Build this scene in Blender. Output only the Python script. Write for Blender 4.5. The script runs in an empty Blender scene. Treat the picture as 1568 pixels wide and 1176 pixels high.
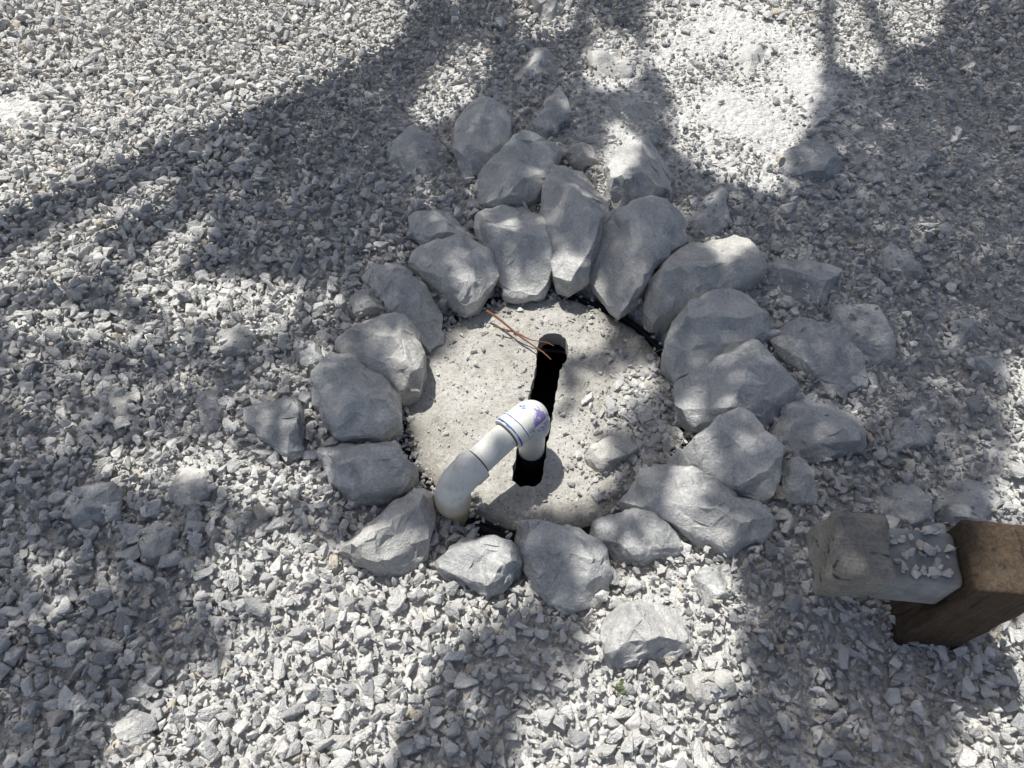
import bpy, bmesh, math, random
import numpy as np
from mathutils import Vector, Matrix, Quaternion, noise
rnd=random.Random(7); rng=np.random.default_rng(11)
scene=bpy.context.scene; COL=scene.collection
def link(o,parent=None):
    COL.objects.link(o)
    if parent is not None: o.parent=parent
    return o
def empty(name,loc=(0,0,0)):
    e=bpy.data.objects.new(name,None); e.empty_display_size=.05; COL.objects.link(e); return e

# ---- image pixel coordinates, cast through the camera -> metres on the plane z (origin = ground point at image centre)
S33=math.sin(math.radians(33)); C33=math.cos(math.radians(33)); DIST=1.4
def G(u,v,z=0.0):
    dx=(u-784)/1184; dy=-(v-588)/1184
    t=(DIST*C33-z)/(C33-dy*S33)
    return (t*dx, -DIST*S33+t*(S33+dy*C33))

# ================= materials =================
class NT:
    def __init__(s,name):
        s.m=bpy.data.materials.new(name); s.m.use_nodes=True
        s.t=s.m.node_tree; s.n=s.t.nodes; s.b=s.n['Principled BSDF']
        s.b.inputs['Roughness'].default_value=.9
        s.b.inputs['Specular IOR Level'].default_value=.2
    def add(s,typ,**kw):
        n=s.n.new(typ)
        for k,v in kw.items():
            if k in n.inputs: n.inputs[k].default_value=v
            else: setattr(n,k,v)
        return n
    def L(s,a,b): s.t.links.new(a,b)
    def coord(s,kind='Object'):
        return s.add('ShaderNodeTexCoord').outputs[kind]
    def noise(s,vec,scale,detail=4,rough=.6,dist=0):
        n=s.add('ShaderNodeTexNoise'); n.inputs['Scale'].default_value=scale; n.inputs['Detail'].default_value=detail
        n.inputs['Roughness'].default_value=rough; n.inputs['Distortion'].default_value=dist
        if vec is not None: s.L(vec,n.inputs['Vector'])
        return n.outputs['Fac']
    def ramp(s,fac,stops,interp='LINEAR'):
        r=s.add('ShaderNodeValToRGB'); cr=r.color_ramp; cr.interpolation=interp
        while len(cr.elements)<len(stops): cr.elements.new(.5)
        for e,(p,c) in zip(cr.elements,stops):
            e.position=p; e.color=(c if len(c)==4 else (*c,1)) if not isinstance(c,(int,float)) else (c,c,c,1)
        s.L(fac,r.inputs[0]); return r.outputs[0]
    def mix(s,fac,a,b,mode='MIX'):
        m=s.add('ShaderNodeMix'); m.data_type='RGBA'; m.blend_type=mode
        for sock,val in ((m.inputs[0],fac),(m.inputs[6],a),(m.inputs[7],b)):
            if hasattr(val,'is_linked'): s.L(val,sock)
            elif isinstance(val,(int,float)): sock.default_value=val
            else: sock.default_value=(*val,1) if len(val)==3 else val
        return m.outputs[2]
    def math(s,op,a,b=0.0,clamp=False):
        m=s.add('ShaderNodeMath'); m.operation=op; m.use_clamp=clamp
        for i,val in enumerate((a,b)):
            if hasattr(val,'is_linked'): s.L(val,m.inputs[i])
            else: m.inputs[i].default_value=val
        return m.outputs[0]
    def bump(s,h,strength=.5,dist=.002,prev=None):
        b=s.add('ShaderNodeBump'); b.inputs['Strength'].default_value=strength; b.inputs['Distance'].default_value=dist
        s.L(h,b.inputs['Height'])
        if prev is not None: s.L(prev,b.inputs['Normal'])
        return b.outputs['Normal']
    def out(s,col=None,nrm=None,rough=None):
        if col is not None:
            if hasattr(col,'is_linked'): s.L(col,s.b.inputs['Base Color'])
            else: s.b.inputs['Base Color'].default_value=(*col,1)
        if nrm is not None: s.L(nrm,s.b.inputs['Normal'])
        if rough is not None: s.b.inputs['Roughness'].default_value=rough
        return s.m

def mat_gravel():
    t=NT('crushed_limestone_gravel'); oi=t.add('ShaderNodeObjectInfo').outputs['Random']
    c=t.ramp(oi,[(0,(.34,.345,.35)),(.14,(.50,.495,.485)),(.45,(.65,.64,.615)),(.75,(.74,.73,.70)),(.93,(.80,.785,.75)),(.975,(.60,.53,.43)),(1,(.83,.82,.79))])
    v=t.coord(); n=t.noise(v,1.6,3,.7)
    c2=t.mix(1,c,t.ramp(n,[(.3,.78),(.7,1.05)]),'MULTIPLY')
    return t.out(c2,t.bump(t.noise(v,4.0,3,.75),.4,.12))
def mat_rock(name,base=(.60,.595,.575),light=(.80,.79,.765),dark=(.30,.31,.32),dusty=.6,vein=.5):
    t=NT(name); v=t.coord()
    oi=t.add('ShaderNodeObjectInfo').outputs['Random']
    mp=t.add('ShaderNodeVectorMath'); mp.operation='ADD'; t.L(v,mp.inputs[0])
    cb=t.add('ShaderNodeCombineXYZ'); t.L(t.math('MULTIPLY',oi,40),cb.inputs[0]); t.L(t.math('MULTIPLY',oi,17),cb.inputs[1]); t.L(cb.outputs[0],mp.inputs[1])
    p=mp.outputs[0]
    n1=t.noise(p,14,4,.65,.6); n2=t.noise(p,60,6,.75,.8); n3=t.noise(p,7,2,.5)
    c=t.mix(t.ramp(n1,[(.38,0),(.62,1)]),base,tuple(b*.80 for b in base))
    pt=t.math('MULTIPLY',t.ramp(n3,[(.46,0),(.58,1)]),t.ramp(n2,[(.44,0),(.56,1)]))
    c=t.mix(t.math('MULTIPLY',pt,vein),c,dark)
    c=t.mix(t.math('MULTIPLY',t.ramp(t.noise(p,24,7,.8,1.5),[(.52,0),(.62,1)]),.65),c,light)
    geo=t.add('ShaderNodeNewGeometry'); sp=t.add('ShaderNodeSeparateXYZ'); t.L(geo.outputs['Normal'],sp.inputs[0])
    dust=t.math('MULTIPLY',t.ramp(sp.outputs['Z'],[(.3,.05),(.95,1)]),t.ramp(t.noise(p,9,4,.6),[(.3,.2),(.6,1)]))
    c=t.mix(t.math('MULTIPLY',dust,dusty),c,(.75,.74,.705))
    c=t.mix(1,c,t.ramp(t.noise(p,260,2,.6),[(.3,.80),(.7,1.08)]),'MULTIPLY')
    b1=t.bump(t.noise(p,38,6,.75,.4),.85,.009); b2=t.bump(t.noise(p,240,3,.7),.65,.0022,b1)
    return t.out(c,b2)
def mat_ground():
    t=NT('dusty_gravel_ground'); v=t.coord()
    vo=t.add('ShaderNodeTexVoronoi'); vo.inputs['Scale'].default_value=75; t.L(v,vo.inputs['Vector'])
    vo2=t.add('ShaderNodeTexVoronoi'); vo2.inputs['Scale'].default_value=190; t.L(v,vo2.inputs['Vector'])
    c=t.ramp(t.noise(v,4,4,.6),[(.3,(.56,.55,.52)),(.7,(.70,.685,.64))])
    sp=t.add('ShaderNodeSeparateColor'); t.L(vo.outputs['Color'],sp.inputs[0])
    c=t.mix(.5,c,t.ramp(sp.outputs[0],[(0,.42),(.5,.60),(1,.76)]))
    c=t.mix(1,c,t.ramp(t.noise(v,180,3,.7),[(.3,.80),(.7,1.10)]),'MULTIPLY')
    h=t.math('ADD',t.ramp(vo.outputs['Distance'],[(0,1),(.7,0)]),t.math('MULTIPLY',t.ramp(vo2.outputs['Distance'],[(0,1),(.7,0)]),.4))
    b=t.bump(h,.7,.008); b=t.bump(t.noise(v,150,4,.7),.5,.003,b)
    return t.out(c,b)
def mat_lid():
    t=NT('weathered_concrete'); v=t.coord()
    c=t.ramp(t.noise(v,7,6,.65,.5),[(.28,(.38,.36,.32)),(.45,(.52,.50,.455)),(.6,(.63,.61,.57)),(.78,(.74,.725,.68))])
    vo=t.add('ShaderNodeTexVoronoi'); vo.inputs['Scale'].default_value=115; t.L(v,vo.inputs['Vector'])
    pits=t.math('MULTIPLY',t.ramp(vo.outputs['Distance'],[(.12,1),(.34,0)]),t.ramp(t.noise(v,18,3,.6),[(.40,0),(.54,1)]))
    c=t.mix(t.math('MULTIPLY',pits,.6),c,(.16,.145,.12))
    c=t.mix(t.ramp(t.noise(v,38,7,.8,1),[(.55,0),(.65,.8)]),c,(.78,.765,.72))
    c=t.mix(t.ramp(t.noise(v,13,6,.75,1),[(.53,0),(.70,.65)]),c,(.27,.245,.20))
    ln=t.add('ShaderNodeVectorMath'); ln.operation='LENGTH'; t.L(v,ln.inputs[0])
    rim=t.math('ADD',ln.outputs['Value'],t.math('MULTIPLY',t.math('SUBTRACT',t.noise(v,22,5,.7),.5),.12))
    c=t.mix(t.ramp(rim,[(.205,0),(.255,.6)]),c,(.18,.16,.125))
    c=t.mix(1,c,t.ramp(t.noise(v,400,2,.6),[(.3,.76),(.7,1.1)]),'MULTIPLY')
    b=t.bump(pits,-.8,.006); b=t.bump(t.noise(v,100,6,.75),.8,.007,b)
    return t.out(c,b)
def mat_plain(name,col,rough=.6,nscale=60,var=.2,bumpd=.0005):
    t=NT(name); v=t.coord()
    c=t.mix(1,col,t.ramp(t.noise(v,nscale,4,.65),[(.3,1-var),(.7,1+var*.5)]),'MULTIPLY')
    return t.out(c,t.bump(t.noise(v,nscale*3,3,.6),.4,bumpd),rough)
def mat_pvc(name,purple=None,tan=None):
    t=NT(name); v=t.coord(); t.b.inputs['Specular IOR Level'].default_value=.3
    c=t.ramp(t.noise(v,25,5,.6),[(.3,(.68,.68,.64)),(.7,(.79,.785,.745))])
    c=t.mix(t.ramp(t.noise(v,45,7,.8,1),[(.50,0),(.66,.55)]),c,(.42,.40,.34))
    if tan:
        sp=t.add('ShaderNodeSeparateXYZ'); t.L(v,sp.inputs[0])
        f=t.math('ADD',sp.outputs['Z'],t.math('MULTIPLY',t.math('SUBTRACT',t.noise(v,45,6,.7),.5),.06))
        m=t.add('ShaderNodeMapRange'); m.inputs[1].default_value=.078; m.inputs[2].default_value=.030; t.L(f,m.inputs[0])
        c=t.mix(t.math('MULTIPLY',m.outputs[0],.85),c,(.60,.45,.24))
    if purple:
        for ctr,rr,col in purple:
            wv=t.add('ShaderNodeTexNoise'); wv.inputs['Scale'].default_value=35; wv.inputs['Detail'].default_value=3; t.L(v,wv.inputs['Vector'])
            sc_=t.add('ShaderNodeVectorMath'); sc_.operation='SCALE'; t.L(wv.outputs['Color'],sc_.inputs[0]); sc_.inputs['Scale'].default_value=.03
            ad=t.add('ShaderNodeVectorMath'); ad.operation='ADD'; t.L(v,ad.inputs[0]); t.L(sc_.outputs[0],ad.inputs[1])
            d=t.add('ShaderNodeVectorMath'); d.operation='DISTANCE'; t.L(ad.outputs[0],d.inputs[0]); d.inputs[1].default_value=tuple(q+.015 for q in ctr)
            m=t.add('ShaderNodeMapRange'); m.inputs[1].default_value=rr; m.inputs[2].default_value=rr*.85; t.L(d.outputs['Value'],m.inputs[0])
            f=t.math('MULTIPLY',m.outputs[0],t.ramp(t.noise(v,45,3,.6,2.5),[(.44,0),(.52,1)]))
            c=t.mix(t.math('MULTIPLY',f,.85),c,col)
    return t.out(c,t.bump(t.noise(v,90,4,.6),.3,.0008),.55)
def mat_wood(name,a,b,dustc=(.38,.36,.33),axis='Z',dusty=.3):
    t=NT(name); v=t.coord(); mp=t.add('ShaderNodeMapping'); t.L(v,mp.inputs[0])
    sc={'Z':(1,1,.08),'X':(.08,1,1)}[axis]; mp.inputs['Scale'].default_value=sc
    g=t.noise(mp.outputs[0],170,6,.7,.6)
    c=t.ramp(g,[(.3,a),(.65,b)])
    c=t.mix(t.ramp(t.noise(v,24,6,.7),[(.4,0),(.65,dusty)]),c,dustc)
    c=t.mix(1,c,t.ramp(t.noise(v,230,3,.7),[(.3,.72),(.7,1.15)]),'MULTIPLY')
    c=t.mix(t.ramp(t.noise(mp.outputs[0],60,3,.5,.3),[(.34,.8),(.40,0)]),c,(.03,.025,.02))
    bb=t.bump(g,.7,.003); bb=t.bump(t.noise(v,160,5,.75),.7,.003,bb)
    return t.out(c,bb,.85)

M_gravel=mat_gravel(); M_ground=mat_ground(); M_lid=mat_lid()
M_rocks=[mat_rock('limestone_rock_dusty',dusty=.55,vein=.45),
         mat_rock('limestone_rock_mottled',base=(.52,.525,.52),light=(.82,.815,.80),dusty=.3,vein=.8),
         mat_rock('limestone_rock_warm',base=(.57,.555,.52),light=(.74,.725,.69),dark=(.34,.33,.31),dusty=.45,vein=.4)]
M_black=mat_plain('black_plastic',(.02,.021,.023),.8,70,.5)
PU=(.22,.18,.50); BL=(.05,.14,.42)
M_pvc=mat_pvc('pvc_white'); M_pvc_p=mat_pvc('pvc_purple_primer',purple=[((.060,-.150,.110),.036,PU),((.020,-.118,.138),.016,BL)]); M_pvc_t=mat_pvc('pvc_yellowed',tan=True)
M_blue=mat_plain('blue_marker',(.06,.16,.44),.5,90,.6)
M_joint_shade=mat_plain('pipe_joint_shade',(.10,.09,.07),.9)  # dark colour that paints the shadow line at the fitting steps
M_barnwood=mat_wood('old_grey_wood',(.17,.16,.145),(.30,.285,.26),dustc=(.42,.405,.38),axis='X',dusty=.6)
M_post=mat_wood('brown_treated_wood',(.045,.032,.022),(.105,.074,.049),dustc=(.15,.125,.10),dusty=.3)  # brown wood, darkened further to carry the shade over the post
M_sleeve=mat_plain('grey_painted_metal',(.28,.295,.305),.7,35,.35)
M_twig=mat_plain('dry_twig',(.22,.10,.055),.8)
M_weed=mat_plain('weed_green',(.12,.16,.06),.7)
M_bark=mat_plain('tree_bark',(.12,.095,.07),.9,25,.5,.01)
t=NT('leaf_green')
c=t.ramp(t.noise(t.coord(),3,3),[(.3,(.04,.085,.02)),(.7,(.09,.13,.035))]); M_leaf=t.out(c,None,.6)

# ================= terrain =================
LC=Vector((.054,-.03)); LR=.246
def hgt(x,y):
    h=.016*noise.noise(Vector((x*1.6,y*1.6,3.1)))+.007*noise.noise(Vector((x*5,y*5,9.1)))
    d=math.hypot(x-LC.x,y-LC.y)
    h+=.026*math.exp(-((d-.44)/.17)**2)
    return h
def softd(x,y):   # dusty zone where fines fill the gaps
    a=1.15*math.exp(-(((x-.58)/.26)**2+((y-.90)/.42)**2))
    a+=.6*math.exp(-(((x-.1)/.25)**2+((y-.75)/.2)**2))
    a+=.9*math.exp(-(((x+1.22)/.22)**2+((y-.78)/.10)**2))
    a+=.6*math.exp(-(((x-.85)/.12)**2+((y+.3)/.2)**2))
    return min(1,a*(.8+.9*noise.noise(Vector((x*6,y*6,1)))))
def axis_pts():
    a=[i*.012 for i in range(-170,171)]
    o=[];s=.012;p=a[-1]
    while p<60: s*=1.22;p+=s;o.append(p)
    return [-q for q in reversed(o)]+a+o
xs=axis_pts(); ys=[y+.2 for y in xs]
nx=len(xs); verts=[];
for y in ys:
    for x in xs:
        d=math.hypot(x-LC.x,y-LC.y)
        if abs(x)<2.2 and abs(y)<2.4:
            z=hgt(x,y)-.012+.014*softd(x,y)
            if d<LR+.022: z=-.22
            elif d<LR+.040: z-=.03
        else: z=-.012
        verts.append((x,y,z))
faces=[(j*nx+i,j*nx+i+1,(j+1)*nx+i+1,(j+1)*nx+i) for j in range(nx-1) for i in range(nx-1)]
me=bpy.data.meshes.new('ground'); me.from_pydata(verts,[],faces); me.materials.append(M_ground)
me.polygons.foreach_set('use_smooth',[True]*len(faces)); ground=link(bpy.data.objects.new('ground',me))

# ================= rocks =================
def evalmesh(o):
    dg=bpy.context.evaluated_depsgraph_get(); dg.update()
    return bpy.data.meshes.new_from_object(o.evaluated_get(dg),depsgraph=dg)
def inpoly(px,py,poly):
    c=False; n=len(poly); j=n-1
    for i in range(n):
        xi,yi=poly[i]; xj,yj=poly[j]
        if (yi>py)!=(yj>py) and px<(xj-xi)*(py-yi)/(yj-yi)+xi: c=not c
        j=i
    return c
R=[]
def rk(h,m,pts,name='limestone_rock'): R.append((name,h,m,pts))
rk(.095,0,[(868,252),(905,258),(925,300),(930,340),(915,370),(900,400),(898,430),(875,442),(850,430),(845,385),(830,350),(833,300),(845,270)])
rk(.075,0,[(735,330),(775,322),(815,332),(840,370),(847,415),(835,440),(805,452),(775,445),(760,420),(755,390),(728,360)])
rk(.085,0,[(735,262),(790,225),(840,222),(860,240),(850,270),(830,300),(810,320),(770,322),(735,315),(728,290)])
rk(.080,0,[(697,180),(745,142),(780,150),(785,180),(780,225),(740,262),(712,270),(700,245),(695,215)])
rk(.080,0,[(928,240),(960,215),(1010,225),(1038,262),(1020,290),(985,320),(940,332),(928,300)])
rk(.090,0,[(905,385),(930,335),(975,322),(1025,335),(1050,350),(1045,375),(1010,410),(980,455),(950,480),(930,465),(905,425)])
rk(.075,2,[(990,450),(1020,410),(1060,388),(1130,380),(1160,395),(1163,430),(1130,455),(1080,465),(1040,490),(1000,500),(985,480)])
rk(.075,0,[(1040,490),(1080,465),(1140,458),(1175,490),(1175,515),(1140,545),(1085,560),(1035,578),(1015,555),(1015,530)])
rk(.075,1,[(1035,580),(1090,565),(1160,540),(1195,555),(1222,590),(1215,625),(1170,655),(1110,655),(1060,655),(1035,625)])
rk(.090,0,[(1060,700),(1090,665),(1120,645),(1165,665),(1190,700),(1185,750),(1165,770),(1110,755),(1060,730),(1023,712)])
rk(.085,0,[(950,765),(985,725),(1030,722),(1085,735),(1130,770),(1180,800),(1160,830),(1110,852),(1070,820),(1020,800),(975,785)])
rk(.060,1,[(905,800),(950,785),(1010,795),(1050,820),(1040,850),(1000,860),(950,855),(905,825)])
rk(.085,1,[(795,805),(850,810),(905,820),(925,850),(930,910),(900,925),(860,935),(835,905),(805,870),(795,835)])
rk(.070,1,[(665,850),(705,828),(770,832),(805,850),(800,880),(745,912),(715,895),(680,875)])
rk(.080,2,[(508,858),(560,815),(640,745),(665,755),(668,800),(650,850),(625,868),(560,872)])
rk(.070,1,[(490,690),(540,685),(605,680),(640,720),(625,750),(590,765),(540,770),(500,735)])
rk(.085,0,[(480,590),(510,555),(545,545),(580,570),(610,600),(615,650),(580,670),(525,675),(500,650),(480,625)])
rk(.085,2,[(513,508),(560,490),(600,482),(640,515),(653,555),(640,595),(610,602),(570,570),(520,540)])
rk(.070,0,[(545,415),(590,410),(640,430),(675,470),(678,510),(655,525),(620,505),(590,460),(560,435)])
rk(.070,0,[(615,400),(680,385),(725,373),(755,400),(758,430),(735,465),(710,475),(685,455),(640,425)])
rk(.040,0,[(625,345),(680,335),(725,340),(735,370),(690,385),(650,385),(628,370)])
rk(.035,1,[(600,195),(650,190),(690,215),(695,250),(650,270),(600,265),(588,225)])
rk(.036,1,[(1175,395),(1230,395),(1290,410),(1270,450),(1220,485),(1180,460)])
rk(.046,1,[(1170,515),(1215,495),(1280,500),(1330,545),(1325,590),(1285,612),(1240,590),(1200,555)])
rk(.046,1,[(1175,660),(1215,615),(1290,615),(1320,650),(1310,700),(1245,710),(1190,695)])
rk(.045,0,[(1190,725),(1215,715),(1245,740),(1240,775),(1195,775)])
rk(.034,1,[(1260,455),(1330,455),(1370,500),(1370,570),(1340,575),(1320,530),(1280,500)])
rk(.046,1,[(1195,225),(1280,222),(1288,255),(1260,268),(1200,258)])
rk(.050,2,[(820,-20),(855,-25),(868,0),(850,25),(825,25),(808,0)])
rk(.046,1,[(375,625),(430,615),(465,612),(468,690),(445,712),(415,670),(380,655)])
rk(.042,2,[(900,690),(930,650),(970,655),(988,680),(960,700),(920,712)])
rk(.060,0,[(925,945),(985,925),(1050,945),(1065,990),(1030,1010),(980,1005),(935,1025),(915,980)])
rk(.030,2,[(1040,1035),(1110,1030),(1125,1065),(1070,1085),(1045,1065)])
rk(.036,1,[(95,755),(150,735),(185,745),(180,785),(120,805),(95,785)])
rk(.034,2,[(210,830),(245,795),(270,810),(255,860),(215,860)])
rk(.026,2,[(330,520),(370,505),(400,520),(390,545),(340,545)])
rk(.025,2,[(262,765),(290,700),(330,720),(320,765),(290,785)])
rk(.024,2,[(170,1100),(215,1095),(232,1130),(190,1155)])
rk(.020,1,[(1365,215),(1420,212),(1440,240),(1400,262),(1370,245)])
rk(.020,0,[(770,80),(850,75),(862,105),(820,128),(770,122)])
rk(.026,0,[(900,85),(950,65),(978,95),(960,128),(908,130)])
rk(.022,0,[(930,150),(980,130),(1025,150),(1015,182),(960,192)])
rk(.016,0,[(1105,75),(1180,55),(1200,95),(1150,118),(1110,110)])
rk(.016,1,[(1350,375),(1400,338),(1430,400),(1390,450),(1350,422)])
rk(.015,1,[(1440,490),(1490,480),(1510,520),(1460,548)])
rk(.026,1,[(1322,745),(1400,732),(1435,790),(1380,812),(1335,785)])
rk(.030,1,[(1430,745),(1500,725),(1550,760),(1505,800),(1440,795)])
rk(.020,1,[(1490,538),(1550,548),(1545,595),(1500,580)])
rk(.050,1,[(860,135),(878,150),(870,185),(830,215),(800,210),(830,170)])
rk(.020,1,[(1340,640),(1420,640),(1432,682),(1360,692)])
rk(.026,1,[(1045,300),(1110,285),(1115,350),(1075,382),(1050,352)])
rk(.022,1,[(1055,885),(1110,868),(1130,912),(1080,935)])
rk(.016,2,[(140,600),(200,590),(208,640),(160,652)])
rk(.020,2,[(300,590),(340,578),(348,640),(310,672)])
rk(.036,2,[(540,462),(585,450),(602,482),(545,492)])
rk(.046,2,[(858,238),(900,230),(918,250),(875,258)])
rk(.028,1,[(975,200),(1010,195),(1020,215),(985,222)])
rk(.028,1,[(455,545),(490,535),(505,560),(470,575)])

rock_polys=[]
def rehull(bm):
    bmesh.ops.delete(bm,geom=list(bm.edges)+list(bm.faces),context='EDGES_FACES') if bm.edges else None
    bmesh.ops.convex_hull(bm,input=list(bm.verts))
    bmesh.ops.delete(bm,geom=[v for v in bm.verts if not v.link_faces],context='VERTS')
def build_rock(idx,name,h,mi,pts):
    poly=[G(u,v,h*.35) for u,v in pts]; rock_polys.append((poly,h))
    r=random.Random(300+idx)
    cx=sum(p[0] for p in poly)/len(poly); cy=sum(p[1] for p in poly)/len(poly)
    z0=hgt(cx,cy) if math.hypot(cx-LC.x,cy-LC.y)>.2 else -.012
    P=[]
    for (x,y) in poly:
        dx,dy=x-cx,y-cy
        P.append((dx*.96,dy*.96,-.03))
        P.append((dx*1.04,dy*1.04,h*r.uniform(.15,.5)))
        P.append((dx*.88,dy*.88,h*r.uniform(.9,1.15)))
    bm=bmesh.new()
    for p in P: bm.verts.new(p)
    rehull(bm)
    a0=r.uniform(0,6.28); cuts=[]
    tn=r.uniform(.2,.5); cuts.append((Vector((math.cos(a0)*tn,math.sin(a0)*tn,1)),Vector((0,0,h*.92))))
    a1=a0+math.pi+r.uniform(-.9,.9); tn=r.uniform(.4,.9); cuts.append((Vector((math.cos(a1)*tn,math.sin(a1)*tn,1)),Vector((0,0,h*r.uniform(.88,.98)))))
    kk=r.choice([4,5,5]); ph=r.uniform(0,6)
    for k in range(kk):
        a=ph+k*6.283/kk+r.uniform(-.45,.45); tn=r.uniform(.9,2.6); dr=Vector((math.cos(a),math.sin(a),0))
        ext=max(dr.x*(p[0]-cx)+dr.y*(p[1]-cy) for p in poly)
        cuts.append((Vector((dr.x*tn,dr.y*tn,1)),dr*ext*r.uniform(.66,.86)+Vector((0,0,h*r.uniform(.5,.75)))))
    for nrm,co in cuts:
        bmesh.ops.bisect_plane(bm,geom=list(bm.verts)+list(bm.edges)+list(bm.faces),plane_co=co,plane_no=nrm.normalized(),clear_outer=True)
        rehull(bm)
    me=bpy.data.meshes.new('tmp'); bm.to_mesh(me); bm.free()
    o=bpy.data.objects.new('tmp',me); COL.objects.link(o)
    m=o.modifiers.new('r','REMESH'); m.mode='VOXEL'; m.voxel_size=.0034
    m2=evalmesh(o); bpy.data.objects.remove(o)
    n=len(m2.vertices); co=np.empty(n*3,np.float32); m2.vertices.foreach_get('co',co); co=co.reshape(-1,3)
    nr=np.empty(n*3,np.float32); m2.vertices.foreach_get('normal',nr); nr=nr.reshape(-1,3)
    off=Vector((idx*3.7,idx*1.3,0)); d=np.empty(n,np.float32)
    sc=.6 if h<.04 else 1
    for i in range(n):
        v=Vector(co[i].tolist())
        a=noise.noise(v*16+off)*.004
        q=noise.noise(v*32+off)*3.4; fl=math.floor(q); fr=q-fl; st=(fl+min(1,max(0,(fr-.5)*8+.5)))/3.4*.0095
        d[i]=(a+st)*sc
    co=co+nr*d[:,None]
    m2.vertices.foreach_set('co',co.ravel())
    o=bpy.data.objects.new('tmp',m2); COL.objects.link(o)
    m=o.modifiers.new('d','DECIMATE'); m.ratio=min(1,(600 if h>.05 else 360)/max(1,len(m2.polygons)*2)); 
    m=o.modifiers.new('b','BEVEL'); m.width=.0008; m.segments=1; m.limit_method='ANGLE'; m.angle_limit=math.radians(24)
    m=o.modifiers.new('t','TRIANGULATE')
    m=o.modifiers.new('u','SUBSURF'); m.subdivision_type='SIMPLE'; m.levels=1; m.render_levels=1
    m3=evalmesh(o); bpy.data.objects.remove(o)
    n=len(m3.vertices); co=np.empty(n*3,np.float32); m3.vertices.foreach_get('co',co); co=co.reshape(-1,3)
    nr=np.empty(n*3,np.float32); m3.vertices.foreach_get('normal',nr); nr=nr.reshape(-1,3)
    d=np.array([noise.noise(Vector(c.tolist())*90+off)*.0012+noise.noise(Vector(c.tolist())*220+off)*.0006 for c in co],np.float32)
    co=co+nr*d[:,None]; m3.vertices.foreach_set('co',co.ravel())
    m3.polygons.foreach_set('use_smooth',[True]*len(m3.polygons))
    try: m3.set_sharp_from_angle(angle=math.radians(24))
    except Exception: pass
    m3.materials.clear(); m3.materials.append(M_rocks[mi]); m3.name=name
    ob=bpy.data.objects.new(name,m3); ob.location=(cx,cy,z0-.004); link(ob)
    return ob
for i,(nm,h,mi,pts) in enumerate(R): build_rock(i,nm,h,mi,pts)

# ================= concrete lid with slot =================
LT=-.014
slot_px=[(822,534),(826,519),(838,511),(854,511),(866,518),(871,531),(869,548),(858,566),(852,600),(843,655),(834,710),(828,738),(815,745),(797,745),(784,736),(785,715),(798,660),(811,600),(821,560)]
slot0=[Vector(G(u,v,LT)) for u,v in slot_px]; slot=[]
for i,p in enumerate(slot0):
    q=slot0[(i+1)%len(slot0)]; k=max(1,int((q-p).length/.005))
    for j in range(k):
        w_=p.lerp(q,j/k); nn_=Vector((-(q-p).y,(q-p).x)).normalized()
        w_=w_+nn_*(.0032*noise.noise(Vector((w_.x*90,w_.y*90,8)))+.0012*noise.noise(Vector((w_.x*300,w_.y*300,8)))); slot.append((w_.x,w_.y))
bm=bmesh.new(); NS=180; NRr=46; rings=[]
outline=[LR*(1+.012*noise.noise(Vector((math.cos(a)*3,math.sin(a)*3,5)))+.01*noise.noise(Vector((math.cos(a)*12,math.sin(a)*12,2)))) for a in [2*math.pi*k/NS for k in range(NS)]]
def lidz(x,y):
    return LT+.0035*noise.noise(Vector((x*9,y*9,2)))+.0022*noise.noise(Vector((x*45,y*45,4)))+.0013*noise.noise(Vector((x*130,y*130,1)))
cv=bm.verts.new((0,0,lidz(0,0)))
for j in range(1,NRr+1):
    row=[]
    for k in range(NS):
        a=2*math.pi*k/NS; q=j/NRr; rr=outline[k]*q; x,y=rr*math.cos(a),rr*math.sin(a)
        z=lidz(x,y)-(.006*max(0,(q-.95)/.05)**2)
        row.append(bm.verts.new((x,y,z)))
    rings.append(row)
bot=[bm.verts.new((v.co.x,v.co.y,LT-.034)) for v in rings[-1]]
for k in range(NS):
    k2=(k+1)%NS; bm.faces.new((cv,rings[0][k],rings[0][k2]))
    for j in range(NRr-1): bm.faces.new((rings[j][k],rings[j+1][k],rings[j+1][k2],rings[j][k2]))
    bm.faces.new((rings[-1][k],bot[k],bot[k2],rings[-1][k2]))
bm.faces.new(list(reversed(bot)))
me=bpy.data.meshes.new('lid'); bm.to_mesh(me); bm.free()
lo=bpy.data.objects.new('tmp',me); COL.objects.link(lo)
bm=bmesh.new(); c1=[bm.verts.new((x-LC.x,y-LC.y,LT-.1)) for x,y in slot]; c2=[bm.verts.new((x-LC.x,y-LC.y,LT+.05)) for x,y in slot]
bm.faces.new(c1); bm.faces.new(list(reversed(c2))); n=len(slot)
for k in range(n): bm.faces.new((c1[k],c2[k],c2[(k+1)%n],c1[(k+1)%n]))
bmesh.ops.recalc_face_normals(bm,faces=bm.faces)
mc=bpy.data.meshes.new('cut'); bm.to_mesh(mc); bm.free(); cu=bpy.data.objects.new('cut',mc); COL.objects.link(cu)
md=lo.modifiers.new('b','BOOLEAN'); md.operation='DIFFERENCE'; md.solver='EXACT'; md.object=cu
ml=evalmesh(lo); bpy.data.objects.remove(lo); bpy.data.objects.remove(cu)
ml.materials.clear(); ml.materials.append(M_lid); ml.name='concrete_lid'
ml.polygons.foreach_set('use_smooth',[False]*len(ml.polygons))
lid=bpy.data.objects.new('concrete_lid',ml); lid.location=(LC.x,LC.y,0); link(lid)

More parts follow.
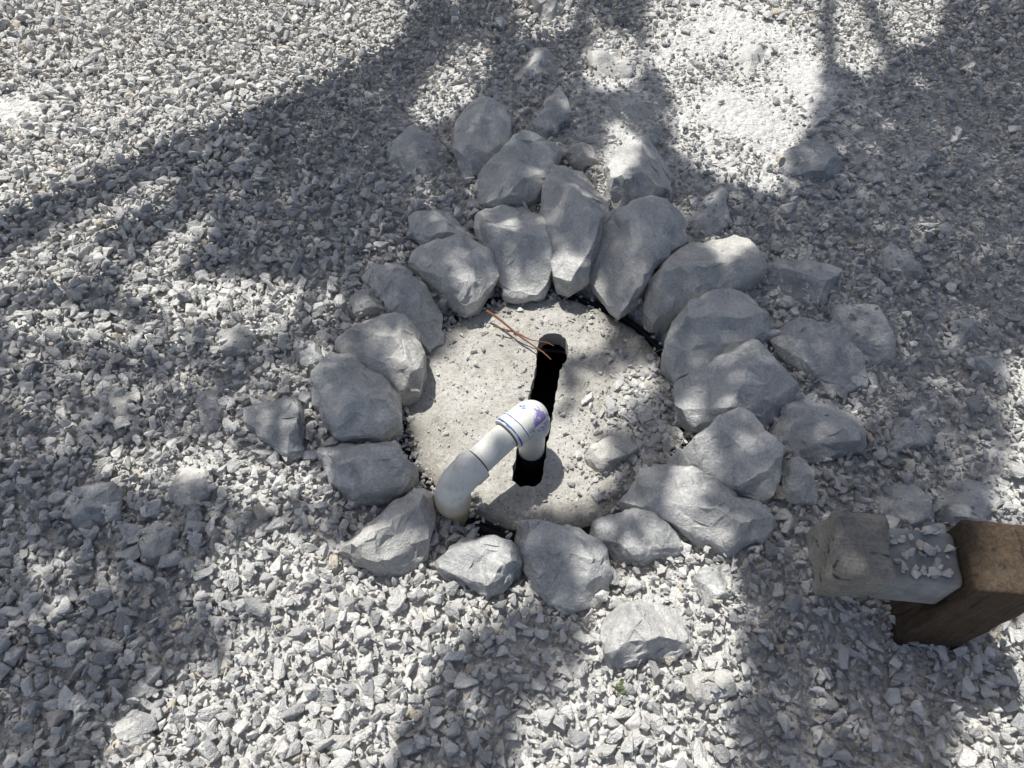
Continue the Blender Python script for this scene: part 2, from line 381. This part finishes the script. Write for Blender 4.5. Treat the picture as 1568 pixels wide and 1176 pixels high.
def lathe(name,prof,mat,seg=96,loc=(0,0,0),wob=0):
    bm=bmesh.new(); rows=[]
    for k in range(seg):
        a=2*math.pi*k/seg; w=wob*noise.noise(Vector((math.cos(a)*2,math.sin(a)*2,0)))
        rows.append([bm.verts.new(((r+w)*math.cos(a),(r+w)*math.sin(a),z)) for r,z in prof])
    m=len(prof)
    for k in range(seg):
        A=rows[k];B=rows[(k+1)%seg]
        for j in range(m): bm.faces.new((A[j],B[j],B[(j+1)%m],A[(j+1)%m]))
    bmesh.ops.recalc_face_normals(bm,faces=bm.faces)
    me=bpy.data.meshes.new(name); bm.to_mesh(me); bm.free(); me.materials.append(mat)
    for p in me.polygons: p.use_smooth=True
    o=bpy.data.objects.new(name,me); o.location=loc; return link(o)
riser=lathe('black_plastic_riser',[(.253,-.2),(.253,-.022),(.256,-.018),(.262,-.018),(.265,-.022),(.270,-.040),(.276,-.044),(.276,-.2)],M_black,loc=(LC.x,LC.y,0),wob=.003)
pit=lathe('pit_wall',[(.0005,-.215),(.252,-.215),(.252,-.212),(.0005,-.212)],M_black,loc=(0,0,0)); pit.parent=riser

# ================= PVC pipe =================
def tube(name,path,mat,parent,seg=40,cap=True):
    bm=bmesh.new(); rows=[]; n=len(path)
    T=[]
    for i in range(n):
        a=path[max(0,i-1)][0]; b=path[min(n-1,i+1)][0]; d=(b-a)
        if d.length<1e-6: d=T[-1] if T else Vector((0,0,1))
        T.append(d.normalized())
    up=T[0].orthogonal().normalized()
    for i in range(n):
        if i>0: up=(T[i-1].rotation_difference(T[i])@up); up=(up-T[i]*up.dot(T[i])).normalized()
        s=T[i].cross(up); p,r=path[i]
        rows.append([bm.verts.new(p+(up*math.cos(2*math.pi*k/seg)+s*math.sin(2*math.pi*k/seg))*r) for k in range(seg)])
    for i in range(n-1):
        for k in range(seg):
            f=bm.faces.new((rows[i][k],rows[i][(k+1)%seg],rows[i+1][(k+1)%seg],rows[i+1][k])); f.smooth=True
    if cap: bm.faces.new(rows[0]); bm.faces.new(list(reversed(rows[-1])))
    bmesh.ops.recalc_face_normals(bm,faces=bm.faces)
    me=bpy.data.meshes.new(name); bm.to_mesh(me); bm.free(); me.materials.append(mat)
    try: me.set_sharp_from_angle(angle=math.radians(35))
    except Exception: pass
    o=bpy.data.objects.new(name,me); return link(o,parent)
pipe=empty('pvc_pipe')
A=Vector((.034,-.122,0)); B=Vector((-.094,-.246,0)); ZA=.108; ZB=.088
top=Vector((A.x,A.y,ZA)); end=Vector((B.x,B.y,ZB)); hd=(end-top).normalized()
def arc(p_in,p_corner,p_out,n=12,r=0.0):
    out=[]
    for i in range(n+1):
        t_=i/n; out.append((p_in*(1-t_)**2+p_corner*2*t_*(1-t_)+p_out*t_**2))
    return out
PR=.0225; FR=.0288
vt=Vector((0,0,1))
tube('vertical_pipe',[(Vector((A.x,A.y,-.024)),PR),(Vector((A.x,A.y,ZA-.03)),PR)],M_pvc,pipe)
tube('slot_shade_tube',[(Vector((A.x,A.y,-.215)),PR+.001),(Vector((A.x,A.y,-.022)),PR+.001)],M_black,pipe)  # added black length, puts the slot's darkness onto the lower pipe
ins=top-vt*.026; ous=top+hd*.030
e=[(top-vt*.050,FR-.005),(top-vt*.050,FR),(top-vt*.034,FR),(top-vt*.031,FR-.0026)]
e+= [(p,FR-.0026) for p in arc(ins,top,ous,14)]
e+= [(top+hd*.034,FR-.0026),(top+hd*.037,FR),(top+hd*.057,FR),(top+hd*.0575,FR-.005)]
tube('upper_elbow',e,M_pvc_p,pipe)
side=hd.cross(vt).normalized()
for s,wd,tl in ((.0385,.0015,.05),(.0515,.0028,-.04)):
    bm=bmesh.new(); ra=[];rb=[]; upv=side.cross(hd).normalized()
    for k in range(64):
        a=2*math.pi*k/64; wob=.0010*noise.noise(Vector((math.cos(a)*2,math.sin(a)*2,s*90)))+tl*FR*math.cos(a)*.5
        w2=wd*(1+.7*noise.noise(Vector((math.cos(a)*3,math.sin(a)*3,s*50))))
        base=top+(side*math.cos(a)+upv*math.sin(a))*(FR+.0003)
        ra.append(bm.verts.new(base+hd*(s+wob))); rb.append(bm.verts.new(base+hd*(s+wob+w2)))
    for k in range(64): bm.faces.new((ra[k],ra[(k+1)%64],rb[(k+1)%64],rb[k]))
    mr=bpy.data.meshes.new('marker_line'); bm.to_mesh(mr); bm.free(); mr.materials.append(M_blue); link(bpy.data.objects.new('marker_line',mr),pipe)
tube('horizontal_pipe',[(top+hd*.04,PR),(end-hd*.03,PR)],M_pvc,pipe)
tube('joint_shade_line',[(top+hd*.0574,PR+.0006),(top+hd*.0598,PR+.0003)],M_joint_shade,pipe,cap=False)  # thin dark rings beside the hubs, crevice shade painted on
tube('joint_shade_line_2',[(end-hd*.0585,PR+.0003),(end-hd*.0554,PR+.0006)],M_joint_shade,pipe,cap=False)
i2=end-hd*.032; o2=end-vt*.032
e=[(end-hd*.0555,FR-.005),(end-hd*.055,FR),(end-hd*.036,FR),(end-hd*.033,FR-.0018)]
e+= [(p,FR-.0018) for p in arc(i2,end,o2,16)]
e+= [(end-vt*.034,FR-.0018),(end-vt*.037,FR),(end-vt*.055,FR),(end-vt*.0555,FR-.005)]
tube('lower_elbow',e,M_pvc_t,pipe)
tube('down_pipe',[(end-vt*.03,PR),(Vector((B.x,B.y,-.12)),PR)],M_pvc_t,pipe)

# ================= timber post and beam =================
def block(name,sx,sy,sz,mat,parent,loc,rotz,bev=.006,jit=.0025,seed=0,tilt=(0,0)):
    bm=bmesh.new(); bmesh.ops.create_cube(bm,size=1)
    for v in bm.verts: v.co=Vector((v.co.x*sx,v.co.y*sy,v.co.z*sz))
    bmesh.ops.bevel(bm,geom=list(bm.edges),offset=bev,segments=3,affect='EDGES',profile=.6)
    bmesh.ops.triangulate(bm,faces=bm.faces)
    me=bpy.data.meshes.new(name); bm.to_mesh(me); bm.free()
    o=bpy.data.objects.new('t',me); COL.objects.link(o); m=o.modifiers.new('r','REMESH'); m.mode='VOXEL'; m.voxel_size=.0035
    m2=evalmesh(o); bpy.data.objects.remove(o)
    for v in m2.vertices:
        p=v.co+Vector((seed,seed*2,0)); v.co+=v.normal*(jit*noise.noise(p*25)+jit*.5*noise.noise(Vector((p.x*120,p.y*120,p.z*20))))
    m2.polygons.foreach_set('use_smooth',[True]*len(m2.polygons)); m2.materials.clear(); m2.materials.append(mat); m2.name=name
    o=bpy.data.objects.new(name,m2); o.location=loc; o.rotation_euler=(tilt[0],tilt[1],rotz); return link(o,parent)
tp=empty('timber_post')
ry=math.radians(-6)
block('post',.092,.095,.44,M_post,tp,(.622,-.415,.02),ry,.004,.0012,1)
tb=empty('timber_beam')
block('sleeve',.094,.074,.082,M_sleeve,tb,(.530,-.404,.176),ry,.008,.0006,5)
block('wood_end',.074,.090,.098,M_barnwood,tb,(.447,-.394,.189),ry,.010,.005,3,(.05,.03))

# ================= gravel =================
vcol=bpy.data.collections.new('gravel_stones')
for k in range(28):
    r=random.Random(500+k); bm=bmesh.new(); ax=(1,r.uniform(.58,.95),r.uniform(.42,.78))
    for _ in range(r.choice([8,9,10,12])):
        d=Vector((r.gauss(0,1),r.gauss(0,1),r.gauss(0,1))).normalized()
        s=r.uniform(.88,1.08)
        bm.verts.new((d.x*ax[0]*.5*s,d.y*ax[1]*.5*s,d.z*ax[2]*.5*s))
    bmesh.ops.convex_hull(bm,input=list(bm.verts))
    bmesh.ops.delete(bm,geom=[v for v in bm.verts if not v.link_faces],context='VERTS')
    bmesh.ops.dissolve_limit(bm,angle_limit=.15,verts=bm.verts,edges=bm.edges)
    bmesh.ops.bevel(bm,geom=list(bm.edges),offset=.03,segments=1,affect='EDGES')
    me=bpy.data.meshes.new('stone'); bm.to_mesh(me); bm.free(); me.materials.append(M_gravel)
    o=bpy.data.objects.new('stone_%02d'%k,me); vcol.objects.link(o)
P=[];ROT=[];SC=[];IDX=[]
def shr(poly,k):
    cx=sum(p[0] for p in poly)/len(poly); cy=sum(p[1] for p in poly)/len(poly)
    return [(cx+(x-cx)*k,cy+(y-cy)*k) for x,y in poly]
bb=[]
for poly,h in rock_polys:
    q=shr(poly,.88 if h>.052 else (.70 if h>.03 else .45))
    bb.append((min(p[0] for p in q),max(p[0] for p in q),min(p[1] for p in q),max(p[1] for p in q),q,h))
def inrock(x,y):
    for b in bb:
        if b[0]<x<b[1] and b[2]<y<b[3] and inpoly(x,y,b[4]): return True
    return False
def addst(x,y,z,s,flat=.5):
    P.append((x,y,z)); ROT.append((rnd.gauss(0,flat),rnd.gauss(0,flat),rnd.uniform(0,6.283))); 
    SC.append((s*rnd.uniform(.8,1.3),s*rnd.uniform(.75,1.1),s*rnd.uniform(.8,1.1))); IDX.append(rnd.randrange(28))
def layer(step,smean,sig,z0,keep,x0,x1,y0,y1,dustcut,smin=.008,smax=.042,flat=.4):
    ny=int((y1-y0)/step); nxx=int((x1-x0)/step)
    for j in range(ny):
        for i in range(nxx):
            if rnd.random()>keep: continue
            x=x0+(i+.5*(j%2)+rnd.uniform(-.45,.45))*step; y=y0+(j+rnd.uniform(-.45,.45))*step
            d=math.hypot(x-LC.x,y-LC.y)
            rr=LR+.035
            ang=math.atan2(y-LC.y,x-LC.x)
            if -.75<ang<.35: rr=LR-.01
            if d<rr: continue
            if inrock(x,y): continue
            sd=softd(x,y)
            if rnd.random()<sd*dustcut: continue
            g=1.0+.20*max(-1,min(1,-x*.7-y*.6))+.22*noise.noise(Vector((x*2.2,y*2.2,7)))
            s=max(smin,min(smax,smean*g*math.exp(rnd.gauss(0,sig))))
            zz=hgt(x,y)
            if d<LR+.035: zz=-.006
            addst(x,y,zz+z0+rnd.uniform(-.2,.2)*s,s,flat)
layer(.0146,.0192,.28,-.003,1,-1.8,1.8,-1.0,1.9,.85)
layer(.0205,.0220,.36,.005,.85,-1.8,1.8,-1.0,1.9,.97)
layer(.0110,.0075,.3,-.001,.6,-1.3,1.5,-.8,1.5,.2,.003,.013)
for _ in range(24000):
    x=rnd.uniform(-1.5,1.5);y=rnd.uniform(-.8,1.6)
    if math.hypot(x-LC.x,y-LC.y)<LR+.03: continue
    if softd(x,y)>rnd.random()*1.2: addst(x,y,hgt(x,y)+.000,max(.003,.0062*math.exp(rnd.gauss(0,.5))))
for _ in range(2600):
    a=rnd.uniform(0,360)
    if 20<a<78 or 232<a<300: 
        if rnd.random()<.9: continue
    rr=LR+rnd.uniform(-.012,.04); x=LC.x+rr*math.cos(math.radians(a)); y=LC.y+rr*math.sin(math.radians(a))
    addst(x,y,-.018+rnd.uniform(-.006,.006),rnd.uniform(.006,.017),.6)
slotP=shr(slot,1.04)
def onlid(n,fx,fy,sx,sy,sm,sg):
    for _ in range(n):
        x=rnd.gauss(fx,sx);y=rnd.gauss(fy,sy)
        if math.hypot(x-LC.x,y-LC.y)>LR-.004 or inpoly(x,y,slotP) or inrock(x,y): continue
        s=max(.0025,sm*math.exp(rnd.gauss(0,sg))); addst(x,y,LT+s*.22,s,.25)
onlid(2200,.054,-.03,.16,.16,.0034,.45)
onlid(800,.240,-.09,.050,.085,.012,.4)
onlid(260,.25,-.11,.035,.075,.019,.25)
onlid(200,.19,-.19,.07,.035,.009,.5)
onlid(60,-.04,.0,.10,.11,.012,.35)
onlid(160,.10,.15,.09,.04,.007,.4)
for poly,h in rock_polys:
    cx=sum(p[0] for p in poly)/len(poly); cy=sum(p[1] for p in poly)/len(poly)
    if math.hypot(cx-LC.x,cy-LC.y)<.2: continue
    if h<=.037:
        for _ in range(40):
            x,y=cx+rnd.gauss(0,.045),cy+rnd.gauss(0,.045)
            addst(x,y,hgt(x,y)+h*.65,rnd.uniform(.004,.017),.3)
for _ in range(46): addst(.523+rnd.uniform(-.034,.045),-.402+rnd.uniform(-.031,.032),.2205+rnd.uniform(0,.006),rnd.uniform(.008,.022),.3)
for _ in range(60):
    a=rnd.uniform(0,6.28); addst(B.x+math.cos(a)*rnd.uniform(.030,.05),B.y+math.sin(a)*rnd.uniform(.030,.05),rnd.uniform(-.012,.006),rnd.uniform(.01,.022))
n=len(P); me=bpy.data.meshes.new('gravel'); me.from_pydata(P,[],[])
a=me.attributes.new('rot','FLOAT_VECTOR','POINT'); a.data.foreach_set('vector',np.array(ROT,np.float32).ravel())
a=me.attributes.new('scl','FLOAT_VECTOR','POINT'); a.data.foreach_set('vector',np.array(SC,np.float32).ravel())
a=me.attributes.new('idx','INT','POINT'); a.data.foreach_set('value',np.array(IDX,np.int32))
gr=link(bpy.data.objects.new('gravel',me))
ng=bpy.data.node_groups.new('gravel_scatter','GeometryNodeTree')
ng.interface.new_socket('Geometry',in_out='INPUT',socket_type='NodeSocketGeometry'); ng.interface.new_socket('Geometry',in_out='OUTPUT',socket_type='NodeSocketGeometry')
N=ng.nodes; gi=N.new('NodeGroupInput'); go=N.new('NodeGroupOutput'); ip=N.new('GeometryNodeInstanceOnPoints'); ci=N.new('GeometryNodeCollectionInfo')
ci.inputs['Collection'].default_value=vcol; ci.inputs['Separate Children'].default_value=True; ci.inputs['Reset Children'].default_value=True
def na(nm,ty):
    q=N.new('GeometryNodeInputNamedAttribute'); q.data_type=ty; q.inputs['Name'].default_value=nm; return q.outputs['Attribute']
mv=N.new('GeometryNodeMeshToPoints'); LK=ng.links.new
LK(gi.outputs[0],mv.inputs['Mesh']); LK(mv.outputs['Points'],ip.inputs['Points']); LK(ci.outputs[0],ip.inputs['Instance']); ip.inputs['Pick Instance'].default_value=True
LK(na('idx','INT'),ip.inputs['Instance Index']); LK(na('scl','FLOAT_VECTOR'),ip.inputs['Scale'])
er=N.new('FunctionNodeEulerToRotation'); LK(na('rot','FLOAT_VECTOR'),er.inputs[0]); LK(er.outputs[0],ip.inputs['Rotation'])
LK(ip.outputs[0],go.inputs[0]); mm=gr.modifiers.new('scatter','NODES'); mm.node_group=ng

# ================= twig, weeds =================
tw=empty('dry_twig')
def twig(p,q,r,nm='stem'):
    pts=[];
    for i in range(9):
        f=i/8; v=p.lerp(q,f)+Vector((noise.noise(Vector((f*3,p.x*50,1))),noise.noise(Vector((f*3,p.y*50,5))),abs(noise.noise(Vector((f*4,2,2))))))*.006
        pts.append((v,r*(1-.6*f)))
    tube(nm,pts,M_twig,tw,8)
a=G(745,482);b=G(845,545,.01)
twig(Vector((a[0],a[1],.012)),Vector((b[0],b[1],-.002)),.0026)
a=G(756,500);b=G(848,528,.01)
twig(Vector((a[0],a[1],.006)),Vector((b[0],b[1],.002)),.0018,'side_stem')
def weed(u,v,n,s,seed):
    x,y=G(u,v); r=random.Random(seed); vs=[];fs=[]
    for _ in range(n):
        a=r.uniform(0,6.28);l=s*r.uniform(.6,1.2);w=l*.14;el=r.uniform(.2,.9);bx,by=r.gauss(0,s*.4),r.gauss(0,s*.4)
        d=Vector((math.cos(a)*math.cos(el),math.sin(a)*math.cos(el),math.sin(el)));sd=Vector((-math.sin(a),math.cos(a),0))
        b0=Vector((bx,by,.0)); k=len(vs)
        vs+=[b0,b0+d*l*.5+sd*w,b0+d*l*.5-sd*w,b0+d*l-Vector((0,0,l*.1))]; fs+=[(k,k+1,k+3,k+2)]
    me=bpy.data.meshes.new('weed'); me.from_pydata(vs,[],fs); me.materials.append(M_weed)
    o=bpy.data.objects.new('weed_sprig',me); o.location=(x,y,hgt(x,y)+.007); link(o)
weed(945,1065,9,.014,1); weed(793,213,10,.014,2); weed(1010,905,5,.010,3); weed(232,455,5,.010,4); weed(575,640,5,.009,5)

# ================= sun / sky / tree =================
EL=math.radians(64); az=Vector((-.55,.83)).normalized()
SUN=Vector((math.cos(EL)*az.x,math.cos(EL)*az.y,math.sin(EL)))
sl=bpy.data.lights.new('sun','SUN'); sl.energy=5.0; sl.angle=math.radians(.5); sl.color=(1,.975,.915)
so=bpy.data.objects.new('sun',sl); so.rotation_euler=SUN.to_track_quat('Z','Y').to_euler(); so.location=SUN*8; link(so)
w=bpy.data.worlds.new('World'); scene.world=w; w.use_nodes=True; wn=w.node_tree
sk=wn.nodes.new('ShaderNodeTexSky'); sk.sky_type='NISHITA'; sk.sun_disc=False; sk.sun_elevation=EL; sk.sun_rotation=math.atan2(az.x,az.y)
sk.air_density=1.0; sk.dust_density=4.0; sk.ozone_density=.8
wn.links.new(sk.outputs[0],wn.nodes['Background'].inputs[0]); wn.nodes['Background'].inputs[1].default_value=.10

def ell(cx,cy,rx,ry,deg=0,n=14):
    a0=math.radians(deg); o=[]
    for i in range(n):
        a=2*math.pi*i/n; x=rx*math.cos(a); y=ry*math.sin(a)
        o.append((cx+x*math.cos(a0)-y*math.sin(a0),cy+x*math.sin(a0)+y*math.cos(a0)))
    return o
# openings in the crown, traced as the sun patches they leave on the ground (keep = leaf density left)
LIT=[(.0,[(-300,-200),(575,-200),(620,25),(560,95),(480,140),(350,180),(250,228),(120,285),(-20,335),(-400,440)]),
 (.0,ell(600,45,130,32,-28)),(.04,ell(690,125,85,36,-40)),(.04,ell(835,10,52,48)),(.02,ell(940,95,48,46)),(.0,ell(952,275,42,75)),(.15,ell(955,210,30,30)),
 (.0,[(995,-60),(1250,-80),(1265,90),(1250,180),(1215,240),(1195,305),(1110,275),(1035,230),(1025,150),(985,80)]),
 (.0,[(1272,-80),(1450,-80),(1444,50),(1370,82),(1320,118),(1276,85)]),
 (.03,ell(130,345,170,26,-24)),(.05,ell(70,410,120,30,-12)),(.03,ell(255,390,100,28,-38)),(.0,ell(340,465,140,42,5)),(.02,ell(455,485,70,50)),(.06,ell(120,500,130,30,5)),
 (.40,[(0,540),(480,420),(520,620),(470,700),(0,720)]),
 (.0,ell(790,515,115,64,-20)),(.0,ell(870,485,70,48)),(.02,ell(700,610,84,84)),(.0,ell(735,690,110,85)),(.0,ell(865,705,76,76)),(.0,ell(935,600,78,42,-30)),(.0,ell(800,590,70,60)),
 (.03,ell(1125,420,46,36)),(.08,ell(1055,690,34,44)),(.05,ell(1070,790,36,70,20)),
 (.0,ell(400,745,135,40,8)),(.06,ell(240,720,100,34)),
 (.0,[(330,850),(430,815),(560,860),(770,860),(835,905),(790,950),(700,1000),(650,1070),(590,1185),(540,1300),(125,1300),(150,1150),(230,1050),(330,970),(280,910)]),
 (.0,[(930,880),(1040,845),(1132,855),(1142,950),(1132,1010),(1128,1180),(1120,1300),(735,1300),(785,1150),(850,1070),(895,1000),(895,935)]),
 (.3,ell(1262,1100,18,70,8)),
 (.0,[(1535,545),(1640,520),(1700,820),(1530,795),(1505,765),(1540,700)]),
 (.0,[(1478,985),(1570,935),(1700,900),(1700,1400),(1438,1400),(1448,1180),(1462,1060)]),
 (.25,ell(430,905,140,36,0)),(.4,ell(60,900,80,60)),
]
DARK=[[(200,930),(330,905),(420,930),(400,990),(250,1040)]]
polys=[(k,np.array([G(u,v) for u,v in pl])) for k,pl in LIT]
def np_in(X,Y,poly):
    c=np.zeros(len(X),bool); j=len(poly)-1
    for i in range(len(poly)):
        xi,yi=poly[i];xj,yj=poly[j]
        with np.errstate(divide='ignore',invalid='ignore'):
            t_=((yi>Y)!=(yj>Y))&(X<(xj-xi)*(Y-yi)/(yj-yi)+xi)
        c^=t_; j=i
    return c
NL=76000
X=rng.uniform(-1.75,1.75,NL);Y=rng.uniform(-1.15,1.75,NL)
keep=np.ones(NL)
far=(np.abs(X)>1.4)|(Y>1.3)|(Y<-.8)
nn=np.array([noise.noise(Vector((x*2.2,y*2.2,0))) if f else 0 for x,y,f in zip(X,Y,far)])
keep[far&(nn>.05)]=.02
for k,pl in polys:
    m=np_in(X,Y,pl); keep[m]=np.minimum(keep[m],k)
for pl in DARK:
    m=np_in(X,Y,np.array([G(u,v) for u,v in pl])); keep[m]=np.maximum(keep[m],.3)
sel=rng.random(NL)<keep; X=X[sel];Y=Y[sel]; n=len(X)
H=rng.uniform(2.4,3.7,n)+.3*np.sin(X*2)+.25*np.cos(Y*3)
C=np.stack([X+SUN.x/SUN.z*H,Y+SUN.y/SUN.z*H,H],1)
D1=rng.normal(size=(n,3)); D1/=np.linalg.norm(D1,axis=1)[:,None]
NN=rng.normal(size=(n,3))+np.array([0,0,1.3]); D2=np.cross(NN,D1); D2/=np.linalg.norm(D2,axis=1)[:,None]
Ls=rng.uniform(.018,.029,n)[:,None]; Ws=Ls*.62
V=np.stack([C-D1*Ls,C-D1*Ls*.2+D2*Ws,C+D1*Ls,C-D1*Ls*.2-D2*Ws],1).reshape(-1,3)
me=bpy.data.meshes.new('foliage'); me.vertices.add(4*n); me.vertices.foreach_set('co',V.astype(np.float32).ravel())
me.loops.add(4*n); me.loops.foreach_set('vertex_index',np.arange(4*n,dtype=np.int32)); me.polygons.add(n); me.polygons.foreach_set('loop_start',np.arange(0,4*n,4,dtype=np.int32))
me.update(calc_edges=True); me.materials.append(M_leaf)
tree=empty('tree'); link(bpy.data.objects.new('foliage',me),tree)
def limb(pts,r0,r1,nm):
    out=[];
    for i in range(len(pts)-1):
        for k in range(6):
            f=k/6; p=Vector(pts[i]).lerp(Vector(pts[i+1]),f); q=(i+f)/(len(pts)-1)
            p+=Vector((noise.noise(p*1.7),noise.noise(p*1.7+Vector((5,5,5))),0))*.06*q
            out.append((p,r0+(r1-r0)*q))
    tube(nm,out,M_bark,tree,14)
limb([(-1.2,3.5,-.1),(-1.15,3.45,1.2),(-1.2,3.4,2.3),(-1.2,3.35,3.1)],.17,.10,'trunk')
limb([(-1.2,3.35,3.0),(-1.15,2.55,3.6),(-2.05,1.92,3.8),(-2.9,1.45,4.1)],.06,.018,'limb_1')
limb([(-1.2,3.35,3.0),(-.3,3.6,3.8),(1,3.4,4.3)],.07,.02,'limb_2')
limb([(-1.2,2.62,3.55),(-1.38,2.0,3.9),(-1.5,1.65,4.0),(-1.8,1.6,4.2)],.03,.010,'limb_3')
limb([(-.4,3.55,3.75),(-.1,2.8,3.9),(-.15,2.1,4.0),(-.50,1.30,4.0)],.03,.010,'limb_4')

# ================= camera =================
cd=bpy.data.cameras.new('camera'); cd.sensor_width=36; cd.lens=1184/1568*36; cd.clip_start=.02; cd.clip_end=300
cam=bpy.data.objects.new('camera',cd); cam.location=(0,-DIST*S33,DIST*C33); cam.rotation_euler=(math.radians(33),0,0); link(cam); scene.camera=cam
scene.view_settings.view_transform='Standard'; scene.view_settings.look='None'; scene.view_settings.exposure=0
